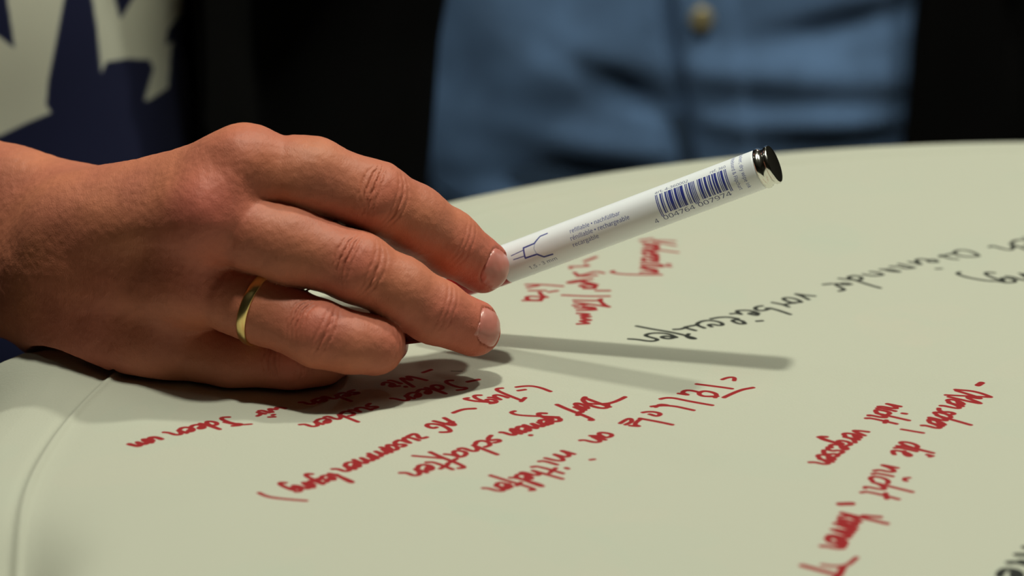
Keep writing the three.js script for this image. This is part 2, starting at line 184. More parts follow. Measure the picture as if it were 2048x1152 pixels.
structure('ceiling', box(2 * RX + 0.4, 0.12, RZ[1] - RZ[0] + 0.4, 0, RH + 0.06, (RZ[0] + RZ[1]) / 2), ceilingPaint);
structure('wall_back', box(2 * RX + 0.4, RH, 0.2, 0, RH / 2, RZ[0] - 0.1), plaster);
structure('wall_front', box(2 * RX + 0.4, RH, 0.2, 0, RH / 2, RZ[1] + 0.1), plaster);
structure('wall_left', box(0.2, RH, RZ[1] - RZ[0], -RX - 0.1, RH / 2, (RZ[0] + RZ[1]) / 2), plaster);
structure('wall_right', box(0.2, RH, RZ[1] - RZ[0], RX + 0.1, RH / 2, (RZ[0] + RZ[1]) / 2), plaster);
const skirtingPaint = std({ color: new THREE.Color(0.5, 0.48, 0.42), roughness: 0.5 });
structure('baseboard_back', box(2 * RX, 0.09, 0.015, 0, 0.045, RZ[0] + 0.0075), skirtingPaint);
structure('baseboard_front', box(2 * RX, 0.09, 0.015, 0, 0.045, RZ[1] - 0.0075), skirtingPaint);
structure('baseboard_left', box(0.015, 0.09, RZ[1] - RZ[0] - 0.03, -RX + 0.0075, 0.045, (RZ[0] + RZ[1]) / 2), skirtingPaint);
structure('baseboard_right', box(0.015, 0.09, RZ[1] - RZ[0] - 0.03, RX - 0.0075, 0.045, (RZ[0] + RZ[1]) / 2), skirtingPaint);

const lampMetal = std({ color: new THREE.Color(0.75, 0.74, 0.72), roughness: 0.35, metalness: 0.8 });
const glow = std({ color: new THREE.Color(0.9, 0.88, 0.8), emissive: WARM, emissiveIntensity: 6 });
const spotPlace = ['over the hand with the pen', 'above the far half of the round table', 'near the left wall', 'near the right wall', 'above the person in denim'];
LAMPS.forEach(([x, z, cd, r], i) => {
  const t = thing('ceiling_lamp', 'round metal downlight ' + spotPlace[i], 'lamp', 'ceiling downlights'); t.position.set(x, RH, z);
  const pr = [[0.075, 0], [0.085, -0.004], [0.085, -0.03], [0.078, -0.036], [0.062, -0.034], [0.058, -0.012], [0.0001, -0.010]].map(([a, b]) => new THREE.Vector2(a, b));
  part('housing', new THREE.LatheGeometry(pr, 40), lampMetal, t);
  part('diffuser', new THREE.CylinderGeometry(0.057, 0.057, 0.004, 32).translate(0, -0.016, 0), glow, t);
  const s = new THREE.SpotLight(WARM, cd, 0, 1.15, 0.6, 2);
  s.position.set(x, RH - 0.05, z); s.target.position.set(x, 0, z); s.castShadow = true; s.shadow.radius = r; s.shadow.mapSize.set(2048, 2048);
  s.shadow.camera.near = 0.1; s.shadow.bias = -0.0005; scene.add(s, s.target);
});
PANELS.forEach(([x, z, nits], i) => {
  const t = thing('ceiling_panel', 'square white ceiling light panel ' + ['right over the round table', 'beside the person in denim'][i], 'lamp', 'ceiling light panels'); t.position.set(x, RH, z);
  const fr = []; for (const [w, d, px, pz] of [[0.62, 0.02, 0, 0.3], [0.62, 0.02, 0, -0.3], [0.02, 0.58, 0.3, 0], [0.02, 0.58, -0.3, 0]]) fr.push(new THREE.BoxGeometry(w, 0.03, d).translate(px, -0.015, pz));
  part('frame', mergeGeometries(fr), lampMetal, t);
  part('diffuser', new THREE.BoxGeometry(0.58, 0.008, 0.58).translate(0, -0.008, 0), std({ color: new THREE.Color(0.9, 0.88, 0.8), emissive: WARM, emissiveIntensity: 1.5 }), t);
  const l = new THREE.RectAreaLight(WARM, nits, 0.58, 0.58); l.position.set(x, RH - 0.035, z); l.lookAt(x, 0, z); scene.add(l);
});

// ---------------------------------------------------------------- the table under its cloth
const TOP = 1.10, SEAM = 0.321;
const table = thing('bistro_table', 'round standing table hidden under the written-on white cloth', 'table');
const tableWood = std({ color: new THREE.Color(0.35, 0.3, 0.24), roughness: 0.5 }), steel = std({ color: new THREE.Color(0.6, 0.6, 0.6), roughness: 0.3, metalness: 1 });
const lathe = (pts, seg = 64) => new THREE.LatheGeometry(pts.map(([a, b]) => new THREE.Vector2(a, b)), seg);
part('tabletop', lathe([[0.0001, 1.062], [0.277, 1.062], [0.285, 1.068], [0.286, 1.082], [0.277, 1.0855], [0.0001, 1.0855]]), tableWood, table);
part('column', lathe([[0.038, 0.03], [0.034, 0.05], [0.034, 1.04], [0.06, 1.062]]), steel, table);
part('base', lathe([[0.0001, 0], [0.235, 0], [0.24, 0.006], [0.2, 0.018], [0.05, 0.034], [0.034, 0.05], [0.0001, 0.05]]), steel, table);

// handwriting: a single-stroke cursive alphabet; x-height 10, "width;stroke|stroke", points x,y
const GLYPHS = {
  a: '9;7,8 5,10 1,8 0,4 2,0 5,2 7,9 7,3 9,0', b: '8;1,22 0,2 3,0 6,3 6,7 3,9 1,6', c: '7;6,9 3,10 0,6 1,1 4,0 7,2', d: '9;7,8 4,10 0,6 1,1 4,0 7,5 8,22 7,4 9,0',
  e: '7;0,5 4,6 6,9 3,10 0,6 1,1 4,0 7,2', f: '7;8,20 6,22 4,18 3,0 2,-9|0,9 7,10', g: '8;7,8 4,10 0,7 1,2 4,1 7,7 7,-6 3,-10 0,-7', h: '9;1,22 0,0 1,6 5,10 7,7 7,0 9,0',
  i: '4;1,10 1,2 3,0|2,16 2.4,17', j: '5;3,10 3,-6 0,-9|4,16 4.4,17', k: '8;1,22 0,0|7,10 1,5 7,0', l: '5;0,4 4,18 3,22 1,18 1,3 3,0', m: '13;0,10 0,0 1,7 4,10 6,7 6,0 7,7 10,10 12,7 12,0',
  n: '9;0,10 0,0 1,6 4,10 7,8 7,2 9,0', o: '8;4,10 1,8 0,4 2,0 6,1 7,6 4,10 7,9', r: '6;0,10 1,0 1,6 3,9 6,10', s: '6;5,9 2,10 1,7 5,4 4,1 0,0', t: '6;3,18 2,3 5,0|0,11 6,12',
  u: '9;0,10 0,3 3,0 6,3 7,10 7,2 9,0', v: '8;0,10 3,0 7,10', w: '12;0,10 2,0 6,9 8,0 12,10', z: '7;0,10 6,10 0,0 7,0',
  A: '13;0,0 6,20 11,0|2,8 10,8', D: '14;2,20 2,0|-2,17 4,21 11,17 12,8 8,1 0,0', G: '14;12,17 7,21 1,15 0,6 5,0 11,3 11,9 7,9', I: '8;7,18 3,21 1,18 4,15 4,3 1,-1 -2,2', J: '10;9,20 7,-2 3,-7 0,-4|3,19 10,21', M: '17;0,0 3,20 8,4 13,21 15,0',
  S: '10;9,18 5,21 1,17 8,8 6,1 0,1', T: '12;6,20 5,0|-2,18 6,21 13,20', V: '11;0,20 4,0 11,21', W: '17;0,20 4,0 8,16 11,0 16,21', 1: '6;0,14 4,20 4,0', '.': '3;1,0 1.4,0.6', ' ': '7;',
};
const writing = [], glyphCache = {};
function glyph(c) {
  if (glyphCache[c]) return glyphCache[c];
  const [w, s] = GLYPHS[c].split(';');
  return glyphCache[c] = { w: +w, strokes: s ? s.split('|').map((k) => k.split(' ').map((p) => p.split(',').map(Number))) : [] };
}
const inkRandom = mulberry(11);
for (const [text, ink, x0, z0, x1, z1, ux, uz, w] of WORDS) {
  const total = [...text].reduce((a, c) => a + glyph(c).w + 1, -1);
  let at = 0;
  for (const c of text) {
    const gl = glyph(c), j = () => (inkRandom() - 0.5) * 0.9;
    for (const s of gl.strokes) writing.push({ ink, w, pts: s.map(([gx, gy]) => { const t = (at + gx + j()) / total, v = (gy + j()) / 10; return [x0 + (x1 - x0) * t + ux * v, z0 + (z1 - z0) * t + uz * v]; }) });
    at += gl.w + 1;
  }
}
for (const [ink, w, ...q] of MARKS) { const pts = []; for (let i = 0; i < q.length; i += 2) pts.push([q[i], q[i + 1]]); writing.push({ ink, w, pts }); }
const PAGE = { x: -365, z: -375, size: 450 };                          // the written part of the cloth, mm
function clothCanvas() {
  const S = 2048, c = document.createElement('canvas'); c.width = c.height = S; const g = c.getContext('2d'), k = S / PAGE.size;
  g.fillStyle = 'rgb(182,182,167)'; g.fillRect(0, 0, S, S);
  const r = mulberry(5);
  for (let i = 0; i < 260; i++) {                                       // faint uneven bleaching of the paper-like fabric
    const x = r() * S, y = r() * S, a = 20 + r() * 90; g.fillStyle = ['rgba(190,184,163,0.09)', 'rgba(177,182,168,0.09)', 'rgba(188,178,168,0.08)'][i % 3];
    g.beginPath(); g.ellipse(x, y, a, a * 0.5, r() * 3, 0, 7); g.fill();
  }
  g.lineCap = g.lineJoin = 'round';
  for (const { ink, w, pts } of writing) {
    g.strokeStyle = ink === 'r' ? 'rgba(140,5,13,0.96)' : 'rgba(18,20,16,0.95)'; g.lineWidth = w * k * (ink === 'r' ? 1.25 : 1.12);
    const p = pts.map(([x, z]) => [(x - PAGE.x) * k, (z - PAGE.z) * k]);
    g.beginPath(); g.moveTo(...p[0]);
    for (let i = 1; i < p.length - 1; i++) { const m = [(p[i][0] + p[i + 1][0]) / 2, (p[i][1] + p[i + 1][1]) / 2]; g.quadraticCurveTo(p[i][0], p[i][1], m[0], m[1]); }
    g.lineTo(...p[p.length - 1]); g.stroke();
  }
  g.strokeStyle = 'rgba(40,40,36,0.8)'; g.lineWidth = 2; g.beginPath(); const f = SPECK.map((v, i) => (v - (i % 2 ? PAGE.z : PAGE.x)) * k); g.moveTo(f[0], f[1]); g.lineTo(f[2], f[3]); g.stroke();
  g.fillStyle = 'rgb(182,182,167)'; for (const e of [[0, 0, S, 3], [0, S - 3, S, 3], [0, 0, 3, S], [S - 3, 0, 3, S]]) g.fillRect(...e);
  const t = new THREE.CanvasTexture(c); t.colorSpace = THREE.SRGBColorSpace; t.magFilter = THREE.LinearFilter; return t;
}
const SPECK = [-217.0, -84.6, -214.0, -84.4];
const weave = dataTexture(256, (u, v) => 0.5 + 0.18 * Math.sin(u * 2 * Math.PI * 32) * Math.sin(v * 2 * Math.PI * 32) + 0.3 * N3(u * 24, v * 24, 7), 30);
const clothMat = std({ map: clothCanvas(), roughness: 0.92, side: THREE.DoubleSide, bumpMap: weave, bumpScale: 0.00012 });
const DEG = Math.PI / 180, wrapd = (a) => Math.atan2(Math.sin(a), Math.cos(a));
const gaus = (x, s) => Math.exp(-x * x / (s * s));
function clothPoint(phi, r) {                                           // r: distance from the centre along the cloth
  let x, y, z, rad = r, h = TOP;
  const d = r - SEAM, deg = phi / DEG;
  if (d <= 0) {
    h += 0.0009 * gaus(d, 0.0011) - 0.0002 * gaus(d + 0.0045, 0.003);
    h += 0.0006 * N3(r * 30 * Math.cos(phi), r * 30 * Math.sin(phi), 3) * smooth(0.2, 0.32, r);
  } else {
    const k = clamp(d / 0.26, 0, 1), wave = 0.5 + 0.5 * Math.sin(phi * 11 + 0.9 * Math.sin(phi * 3 + 1.3));
    // slope steepens from nearly flat to hanging
    const s1 = 0.085; let out, drop;
    const a0 = 0.03, a1 = 1.42, steps = 24; out = drop = 0;
    for (let i = 0; i < steps; i++) { const u = (i + 0.5) / steps * d, a = mix(a0, a1, smooth(0, s1, u)); out += Math.cos(a) * d / steps; drop += Math.sin(a) * d / steps; }
    rad = SEAM + out + (wave - 0.5) * 0.05 * smooth(0.03, 0.26, d);
    h = TOP - drop + 0.0009 * gaus(d, 0.0011) - 0.0003 * gaus(d - 0.0025, 0.0015);
    const bump = gaus(wrapd(phi + 164.8 * DEG) / DEG, 2.2), dip = gaus(wrapd(phi + 158.5 * DEG) / DEG, 2.2);
    const rr = smooth(0.0, 0.03, d) * (1 - smooth(0.06, 0.2, d));
    h += (0.0085 * bump - 0.004 * dip) * rr - 0.0075 * smooth(0.014, 0.04, d) * gaus(wrapd(phi + 160 * DEG) / DEG, 9); rad += 0.010 * bump * smooth(0.0, 0.05, d) * (1 - smooth(0.1, 0.25, d));
  }
  const px = rad * Math.cos(phi), pz = rad * Math.sin(phi);              // the cloth sags beside the seam, near front left
  h -= 0.017 * Math.exp(-(((px + 0.322) / 0.0145) ** 2) - (((pz - 0.052) / 0.026) ** 2));
  return [px, h, pz];
}
{
  const radii = []; for (let i = 0; i <= 40; i++) radii.push(0.0001 + 0.27 * i / 40);
  for (let i = 1; i <= 120; i++) radii.push(0.27 + 0.066 * i / 120);
  for (let i = 1; i <= 48; i++) radii.push(0.336 + 0.245 * i / 48);
  const M = 720, P = [], U = [], I = [];
  for (const r of radii) for (let i = 0; i <= M; i++) {
    const phi = i / M * 2 * Math.PI; P.push(...clothPoint(phi, r));
    U.push((r * Math.cos(phi) * 1000 - PAGE.x) / PAGE.size, 1 - (r * Math.sin(phi) * 1000 - PAGE.z) / PAGE.size);
  }
  for (let j = 0; j < radii.length - 1; j++) for (let i = 0; i < M; i++) { const a = j * (M + 1) + i, b = a + 1, c = a + M + 1, d = c + 1; I.push(a, b, c, b, d, c); }
  const g = new THREE.BufferGeometry(); g.setAttribute('position', new THREE.Float32BufferAttribute(P, 3)); g.setAttribute('uv', new THREE.Float32BufferAttribute(U, 2)); g.setIndex(I); g.computeVertexNormals();
  const cloth = mesh('tablecloth', g, clothMat); cloth.userData = { label: 'white round tablecloth covered in upside-down red and black handwriting', category: 'tablecloth' };
}

// ---------------------------------------------------------------- the pen
const PEN_R = 5.55;
function penCanvas() {                                                  // x along the barrel (84 mm), y round it (full turn), print in blue
  const W = 2048, H = 850, L = 84, c = document.createElement('canvas'); c.width = W; c.height = H; const g = c.getContext('2d');
  const X = (s) => (s + L) / L * W, Y = (deg) => (deg / 360 + 0.5) * H, px = W / L;
  g.fillStyle = 'rgb(246,249,255)'; g.fillRect(0, 0, W, H);
  g.fillStyle = 'rgb(176,12,24)'; g.fillRect(0, 0, X(-80.4), H);           // red band against the collar
  const blue = 'rgb(52,62,150)', soft = 'rgb(70,78,128)';
  g.strokeStyle = blue; g.lineJoin = 'round'; g.lineCap = 'round';
  for (const [k, p] of Object.entries(PEN_DRAW)) { g.lineWidth = k === 'arc' ? 3 : k.startsWith('nib') ? 6 : 11; g.strokeStyle = k === 'arc' ? 'rgb(120,140,190)' : blue; g.beginPath(); p.forEach(([s, d], i) => i ? g.lineTo(X(s), Y(d)) : g.moveTo(X(s), Y(d))); g.stroke(); }
  const text = (str, s, d, mm, col = blue, to) => { g.fillStyle = col; g.font = `${mm * px}px sans-serif`; g.textBaseline = 'middle'; const w = g.measureText(str).width; g.save(); g.translate(X(s), Y(d)); if (to) g.scale((to - s) * px / w, 1); g.fillText(str, 0, 0); g.restore(); };
  text('1,5 - 3 mm', -72.6, 38, 1.7, soft, -63.6);
  text('refillable • nachfüllbar', -57.1, -25, 1.75, blue, -41.2);
  text('rénillable • rechargeable', -57.5, -4, 1.75, blue, -38.8);
  text('recargable', -57.6, 16.5, 1.75, blue, -49.3);
  text('art. 4-360002', -30, -47, 1.35, soft, -19.6); text('ref. 360', -13, -47, 1.35, soft, -8.1);
  text('4', -32.7, 38, 2.2, soft); text('004764', -30.0, 37, 2.2, soft, -20.2); text('007974', -19.3, 37, 2.2, soft, -9.0);
  const code = '10100011010001101011110100111010101111000101001101010100001011101001110010110011011100101011100101';
  const b0 = -30, b1 = -8.2, bw = (b1 - b0) / code.length; g.fillStyle = blue;
  for (let i = 0; i < code.length; i++) if (code[i] === '1') { const guard = i < 3 || i > code.length - 4 || Math.abs(i - 49) < 3; g.fillRect(X(b0 + i * bw), Y(-38), bw * px + 0.6, Y(guard ? 31 : 24) - Y(-38)); }
  const ring = (str, s, d0, d1, mm) => { g.save(); g.translate(X(s), Y(d0)); g.rotate(Math.PI / 2); g.font = `${mm * px}px sans-serif`; g.fillStyle = blue; g.textBaseline = 'middle'; g.scale((Y(d1) - Y(d0)) / g.measureText(str).width, 1); g.fillText(str, 0, 0); g.restore(); };
  ring('Whiteboard & Flipchart', -6.0, -85, 38, 1.5); ring('marker, dry wipe ink', -3.6, -85, 42, 1.5);
  const t = new THREE.CanvasTexture(c); t.colorSpace = THREE.SRGBColorSpace; t.magFilter = THREE.LinearFilter; return t;
}
{
  const pen = thing('marker_pen', 'white felt-tip marker with blue print and barcode, held in the hand', 'pen');
  pen.position.set(...PEN_END);
  pen.quaternion.setFromRotationMatrix(new THREE.Matrix4().makeBasis(new THREE.Vector3(...PEN_AX), new THREE.Vector3(...PEN_Y), new THREE.Vector3(...PEN_Z)));
  const mmX = (pts) => pts.map(([x, r]) => [x / 1000, r / 1000]);
  const lacquer = new THREE.MeshPhysicalMaterial({ map: penCanvas(), roughness: 0.38, clearcoat: 0.3, clearcoatRoughness: 0.35 });
  part('barrel', latheX(mmX([[-84, PEN_R], [-60, PEN_R], [-30, PEN_R], [-0.6, PEN_R], [-0.2, PEN_R - 0.05], [0, PEN_R - 0.3]]), 96, (x) => (x * 1000 + 84) / 84), lacquer, pen, 'white barrel with blue print');
  const chrome = std({ color: new THREE.Color(0.8, 0.79, 0.74), roughness: 0.16, metalness: 1 });
  part('end_plug', latheX(mmX([[-0.1, 5.2], [0, 5.62], [0.35, 5.8], [1.0, 5.8], [1.5, 5.55], [1.75, 5.2], [2.7, 5.12], [2.95, 5.3], [3.1, 5.52], [3.75, 5.52], [4.05, 5.3], [4.1, 5.05], [3.95, 4.85], [3.95, 0.001]]), 72), chrome, pen, 'shiny metal end plug');
  const red = new THREE.MeshPhysicalMaterial({ color: new THREE.Color(0.5, 0.012, 0.02), roughness: 0.35, clearcoat: 0.4 });
  part('collar', latheX(mmX([[-98, 3.9], [-97, 4.6], [-90, 5.1], [-84.6, 5.3], [-84.2, 5.5], [-83.8, 5.5], [-83.8, 5.2]]), 64), red, pen, 'red plastic front collar');
  part('nib_holder', latheX(mmX([[-104, 1.9], [-103.6, 2.3], [-98, 3.4], [-97.5, 3.9]]), 48), std({ color: new THREE.Color(0.75, 0.75, 0.74), roughness: 0.4 }), pen);
  part('nib', latheX(mmX([[-108, 0.001], [-107.8, 0.7], [-107, 1.2], [-104, 1.5], [-103.5, 1.5]]), 32), std({ color: new THREE.Color(0.35, 0.01, 0.015), roughness: 0.9 }), pen);
}

// ---------------------------------------------------------------- the hand
// frame of the hand: millimetres, x to the right, y up along the back of the hand, z out of the back of the hand; it leans back by PITCH
const HAND_O = new THREE.Vector3(-0.27249, 1.10, -0.07519);
const HAND_M = new THREE.Matrix4().makeRotationX(-PITCH).setPosition(HAND_O);
const sinP = Math.sin(PITCH), cosP = Math.cos(PITCH);
const V3 = (a) => new THREE.Vector3(...a);
const fingers = Object.entries(FINGERS).map(([name, f]) => {
  const j = f.j, bones = []; for (let i = 0; i < j.length - 1; i++) bones.push([...j[i], ...j[i + 1]]);
  const P = (i) => V3(j[i].slice(0, 3));
  const frame = (i, a, b, dor) => { const o = P(i), u = P(b).sub(P(a)).normalize(), d = V3(dor).normalize(); d.addScaledVector(u, -d.dot(u)).normalize(); return { o, u, d, v: new THREE.Vector3().crossVectors(d, u), r: j[i][3] }; };
  const pip = name === 'thumb' ? 3 : 2, dip = 4;
  return { name, bones, base: P(0), dir: P(1).sub(P(0)).normalize(), pip: frame(pip, pip - 1, pip + 1, f.mid), dip: name === 'thumb' ? null : frame(dip, dip - 1, dip + 1, f.tip.map((v, k) => v * 0.6 + f.mid[k] * 0.4)), tip: frame(5, 4, 5, f.tip) };
});
const GROOVES = { pip: [[-7.2, 0.3], [-5.6, 0.55], [-4.0, 0.62], [-2.4, 0.3], [2.6, 0.25], [4.4, 0.5], [6.2, 0.28]], dip: [[-1.9, 0.2], [-0.3, 0.24], [1.5, 0.2]] };
function creases(fr, list, x, y, z, bend) {
  const px = x - fr.o.x, py = y - fr.o.y, pz = z - fr.o.z; if (px * px + py * py + pz * pz > 400) return 0;
  const d = px * fr.d.x + py * fr.d.y + pz * fr.d.z; if (d < 0) return 0;
  const u = px * fr.u.x + py * fr.u.y + pz * fr.u.z, v = px * fr.v.x + py * fr.v.y + pz * fr.v.z;
  let s = 0; const fade = Math.exp(-((v / (fr.r * 0.72)) ** 4)), wob = 0.35 * N3(v * 0.45, u * 0.2, fr.o.x);
  for (const [u0, a] of list) { const c = u - u0 * (1 - bend * (v / fr.r) ** 2) - wob * (0.5 + Math.abs(u0) * 0.15); if (Math.abs(c) < 2.2) s += a * 1.15 * Math.exp(-(c * c) / 0.19); }
  return s * fade;
}
const NAIL = { index: [5.4, 10.2], middle: [5.0, 9.4], ring: [4.9, 9.0], little: [4.2, 7.6], thumb: [6.4, 11] };  // half width, length
const nailFrames = fingers.map((f) => { const fr = f.tip, [w, l] = NAIL[f.name]; return { ...fr, w, l, off: f.name === 'thumb' ? 1.6 : 1.2 }; });
function nailMask(nf, x, y, z) {                                        // 0 at the middle of the nail, 1 on its outline
  const px = x - nf.o.x, py = y - nf.o.y, pz = z - nf.o.z, d = px * nf.d.x + py * nf.d.y + pz * nf.d.z; if (d < 0) return 9;
  const u = px * nf.u.x + py * nf.u.y + pz * nf.u.z - nf.off, v = px * nf.v.x + py * nf.v.y + pz * nf.v.z;
  return Math.pow(Math.pow(Math.abs(u) / (nf.l / 2), 3) + Math.pow(Math.abs(v) / nf.w, 3), 1 / 3);
}
const foreDir = V3(ELBOW).sub(V3(WRIST)), FORE = [...WRIST, 26, ...V3(WRIST).addScaledVector(foreDir, 0.62).toArray(), 37];
const CLIP = -92;
function flatArm(x, y, z) {                                             // forearm and wrist, thinner front to back
  const b = FORE, dx = b[4] - b[0], dy = b[5] - b[1], dz = b[6] - b[2], px = x - b[0], py = y - b[1], pz = z - b[2];
  const t = clamp((px * dx + py * dy + pz * dz) / (dx * dx + dy * dy + dz * dz), 0, 1), q = 0.58;
  const ex = px - t * dx, ey = py - t * dy, ez = (pz - t * dz) / q;
  return (Math.hypot(ex, ey, ez) - mix(b[3], b[7], t)) * 0.72;
}
function handField(x, y, z) {
  let d = flatArm(x, y, z);
  let p = 1e3; for (const b of PALM) p = smin(p, capsule(x, y, z, b), 7);
  d = smin(d, p, 14);
  for (const [bx, by, bz, r, a] of BUMPS) { const q = ((x - bx) ** 2 + (y - by) ** 2 + (z - bz) ** 2) / (r * r); if (q < 9) d -= a * Math.exp(-q); }
  for (let i = 0; i < fingers.length; i++) {
    const f = fingers[i]; let e = 1e3;
    for (const b of f.bones) e = smin(e, capsule(x, y, z, b), 3);
    if (e < 4) { e += creases(f.pip, GROOVES.pip, x, y, z, 0.55); if (f.dip) e += creases(f.dip, GROOVES.dip, x, y, z, 0.1); const m = nailMask(nailFrames[i], x, y, z); if (m < 2) e += 0.36 * Math.exp(-(((m - 1.0) / 0.1) ** 2)) + (m < 1 ? 0.25 : 0); }
    const far = (x - f.base.x) * f.dir.x + (y - f.base.y) * f.dir.y + (z - f.base.z) * f.dir.z, k = mix(10, 0.6, smooth(4, 16, far));
    d = smin(d, e + 0.27 * k * (1 - smooth(6, 17, far)), k);
  }
  if (d < 3 && d > -3) d += 0.10 * N3(x * 0.55, y * 0.55, z * 0.55) + 0.28 * N3(x * 0.12, y * 0.12, z * 0.12);
  // the ring squeezes the finger a little
  let rest = 0.25;                                                       // the soft underside flattens on the cloth
  const wx = x / 1000 + HAND_O.x, wz = (z * cosP - y * sinP) / 1000 + HAND_O.z, wr = Math.hypot(wx, wz);
  if (Math.abs(y * cosP + z * sinP) < 14 && d < 8) rest = 0.55 + 0.5 * smooth(0.3, 0.31, wr) + 2.6 * smooth(0.318, 0.338, wr) + (clothPoint(Math.atan2(wz, wx), wr > SEAM ? SEAM + (wr - SEAM) * 1.03 : wr)[1] - TOP) * 1000;
  d = -smin(-d, -(rest - (y * cosP + z * sinP)), 1.2);
  return Math.max(d, CLIP - x);
}
const REDS = [];
for (const f of fingers) { REDS.push([f.pip.o.clone().addScaledVector(f.pip.d, f.pip.r), 8, 0.55], [f.tip.o.clone(), 12, 0.8]); if (f.dip) REDS.push([f.dip.o.clone().addScaledVector(f.dip.d, f.dip.r), 6, 0.35]); }
REDS.push([V3([...BUMPS[0]].slice(0, 3)), 10, 0.25], [V3([...BUMPS[1]].slice(0, 3)), 13, 0.75], [V3([...BUMPS[2]].slice(0, 3)), 12, 0.5], [V3([-40, 26, 0]), 16, 0.3], [V3([-45, 8, -5]), 18, 0.35]);
function skinColor(x, y, z, nx, ny, nz, out) {
  let red = 0; for (const [p, r, a] of REDS) { const q = ((x - p.x) ** 2 + (y - p.y) ** 2 + (z - p.z) ** 2) / (r * r); if (q < 7) red += a * Math.exp(-q); }
  red = Math.min(red, 1);
  const n1 = N3(x * 0.07, y * 0.07, z * 0.07), n2 = N3(x * 0.35, y * 0.35, z * 0.35), n3 = N3(x * 1.3, y * 1.3, z * 1.3);
  const k = 1 + 0.10 * n1 + 0.06 * n2 + 0.05 * n3;
  out[0] = mix(0.50, 0.51, red) * k; out[1] = mix(0.166, 0.122, red) * (k + 0.05 * n1); out[2] = mix(0.096, 0.086, red) * (k - 0.05 * n1);
}
const poreMap = dataTexture(512, (u, v) => {                             // fine criss-cross skin relief, 16 mm a tile
  let s = 0; for (const [f, a] of [[14, 0.3], [28, 0.35], [56, 0.25]]) { const w = N3(u * 4, v * 4, f) * 0.5; s += a * (Math.abs(N3((u + w * 0.05) * f, (v - w * 0.05) * f * 0.6, f)) * 1.6); } return clamp(s, 0, 1);
}, 1 / 0.016);
const skin = new THREE.MeshPhysicalMaterial({ vertexColors: true, roughness: 0.52, bumpMap: poreMap, bumpScale: 0.00009, specularIntensity: 0.6, sheen: 0.15, sheenRoughness: 0.6, sheenColor: new THREE.Color(0.6, 0.25, 0.15) });
const handGeometry = surface(handField, [CLIP - 2, -4, -66], [84, 82, 38], 0.62, { color: skinColor, scale: 0.001, turn: HAND_M });
function nailGeometry(nf) {                                              // a thin curved plate on the back of the finger tip
  const NU = 18, NV = 16, P = [], I = [], pt = new THREE.Vector3();
  for (let side = 0; side < 2; side++) for (let i = 0; i <= NU; i++) for (let k = 0; k <= NV; k++) {
    // square grid pressed into a superellipse
    let a = i / NU * 2 - 1, b = k / NV * 2 - 1; const m = Math.max(Math.abs(a), Math.abs(b)) || 1, l = Math.pow(Math.abs(a) ** 3 + Math.abs(b) ** 3, 1 / 3) || 1; a *= m / l; b *= m / l;
    const u = a * nf.l / 2 + nf.off, v = b * nf.w;
    pt.copy(nf.o).addScaledVector(nf.u, u).addScaledVector(nf.v, v).addScaledVector(nf.d, nf.r + 4);
    for (let it = 0; it < 14; it++) pt.addScaledVector(nf.d, -Math.min(handField(pt.x, pt.y, pt.z), 1.5) * 0.8);
    const e = Math.max(Math.abs(a), Math.abs(b));
    pt.addScaledVector(nf.d, side ? -0.5 : 0.32 * (1 - 0.8 * e ** 8));
    P.push(pt.x / 1000, pt.y / 1000, pt.z / 1000);
  }
  const S = (NU + 1) * (NV + 1), w = NV + 1;
  for (let i = 0; i < NU; i++) for (let k = 0; k < NV; k++) { const a = i * w + k, b = a + 1, c = a + w, d = c + 1; I.push(a, b, c, b, d, c, S + a, S + c, S + b, S + b, S + c, S + d); }
  const rim = []; for (let k = 0; k < NV; k++) rim.push(k); for (let i = 0; i < NU; i++) rim.push(i * w + NV); for (let k = NV; k > 0; k--) rim.push(NU * w + k); for (let i = NU; i > 0; i--) rim.push(i * w);
  for (let q = 0; q < rim.length; q++) { const a = rim[q], b = rim[(q + 1) % rim.length]; I.push(a, S + a, b, b, S + a, S + b); }
  let g = new THREE.BufferGeometry(); g.setAttribute('position', new THREE.Float32BufferAttribute(P, 3)); g.setIndex(I); g = mergeVertices(g, 1e-7); g.computeVertexNormals();
  // the plate must face outwards
  const c = g.attributes.normal, mid = Math.floor(NU / 2) * w + Math.floor(NV / 2); if (c.getX(mid) * nf.d.x + c.getY(mid) * nf.d.y + c.getZ(mid) * nf.d.z < 0) { const id = g.index.array; for (let q = 0; q < id.length; q += 3) { const t = id[q]; id[q] = id[q + 1]; id[q + 1] = t; } g.computeVertexNormals(); }
  return g.applyMatrix4(HAND_M);
}
const nailMat = new THREE.MeshPhysicalMaterial({ color: new THREE.Color(0.54, 0.19, 0.155), roughness: 0.3, clearcoat: 0.35, clearcoatRoughness: 0.3 });

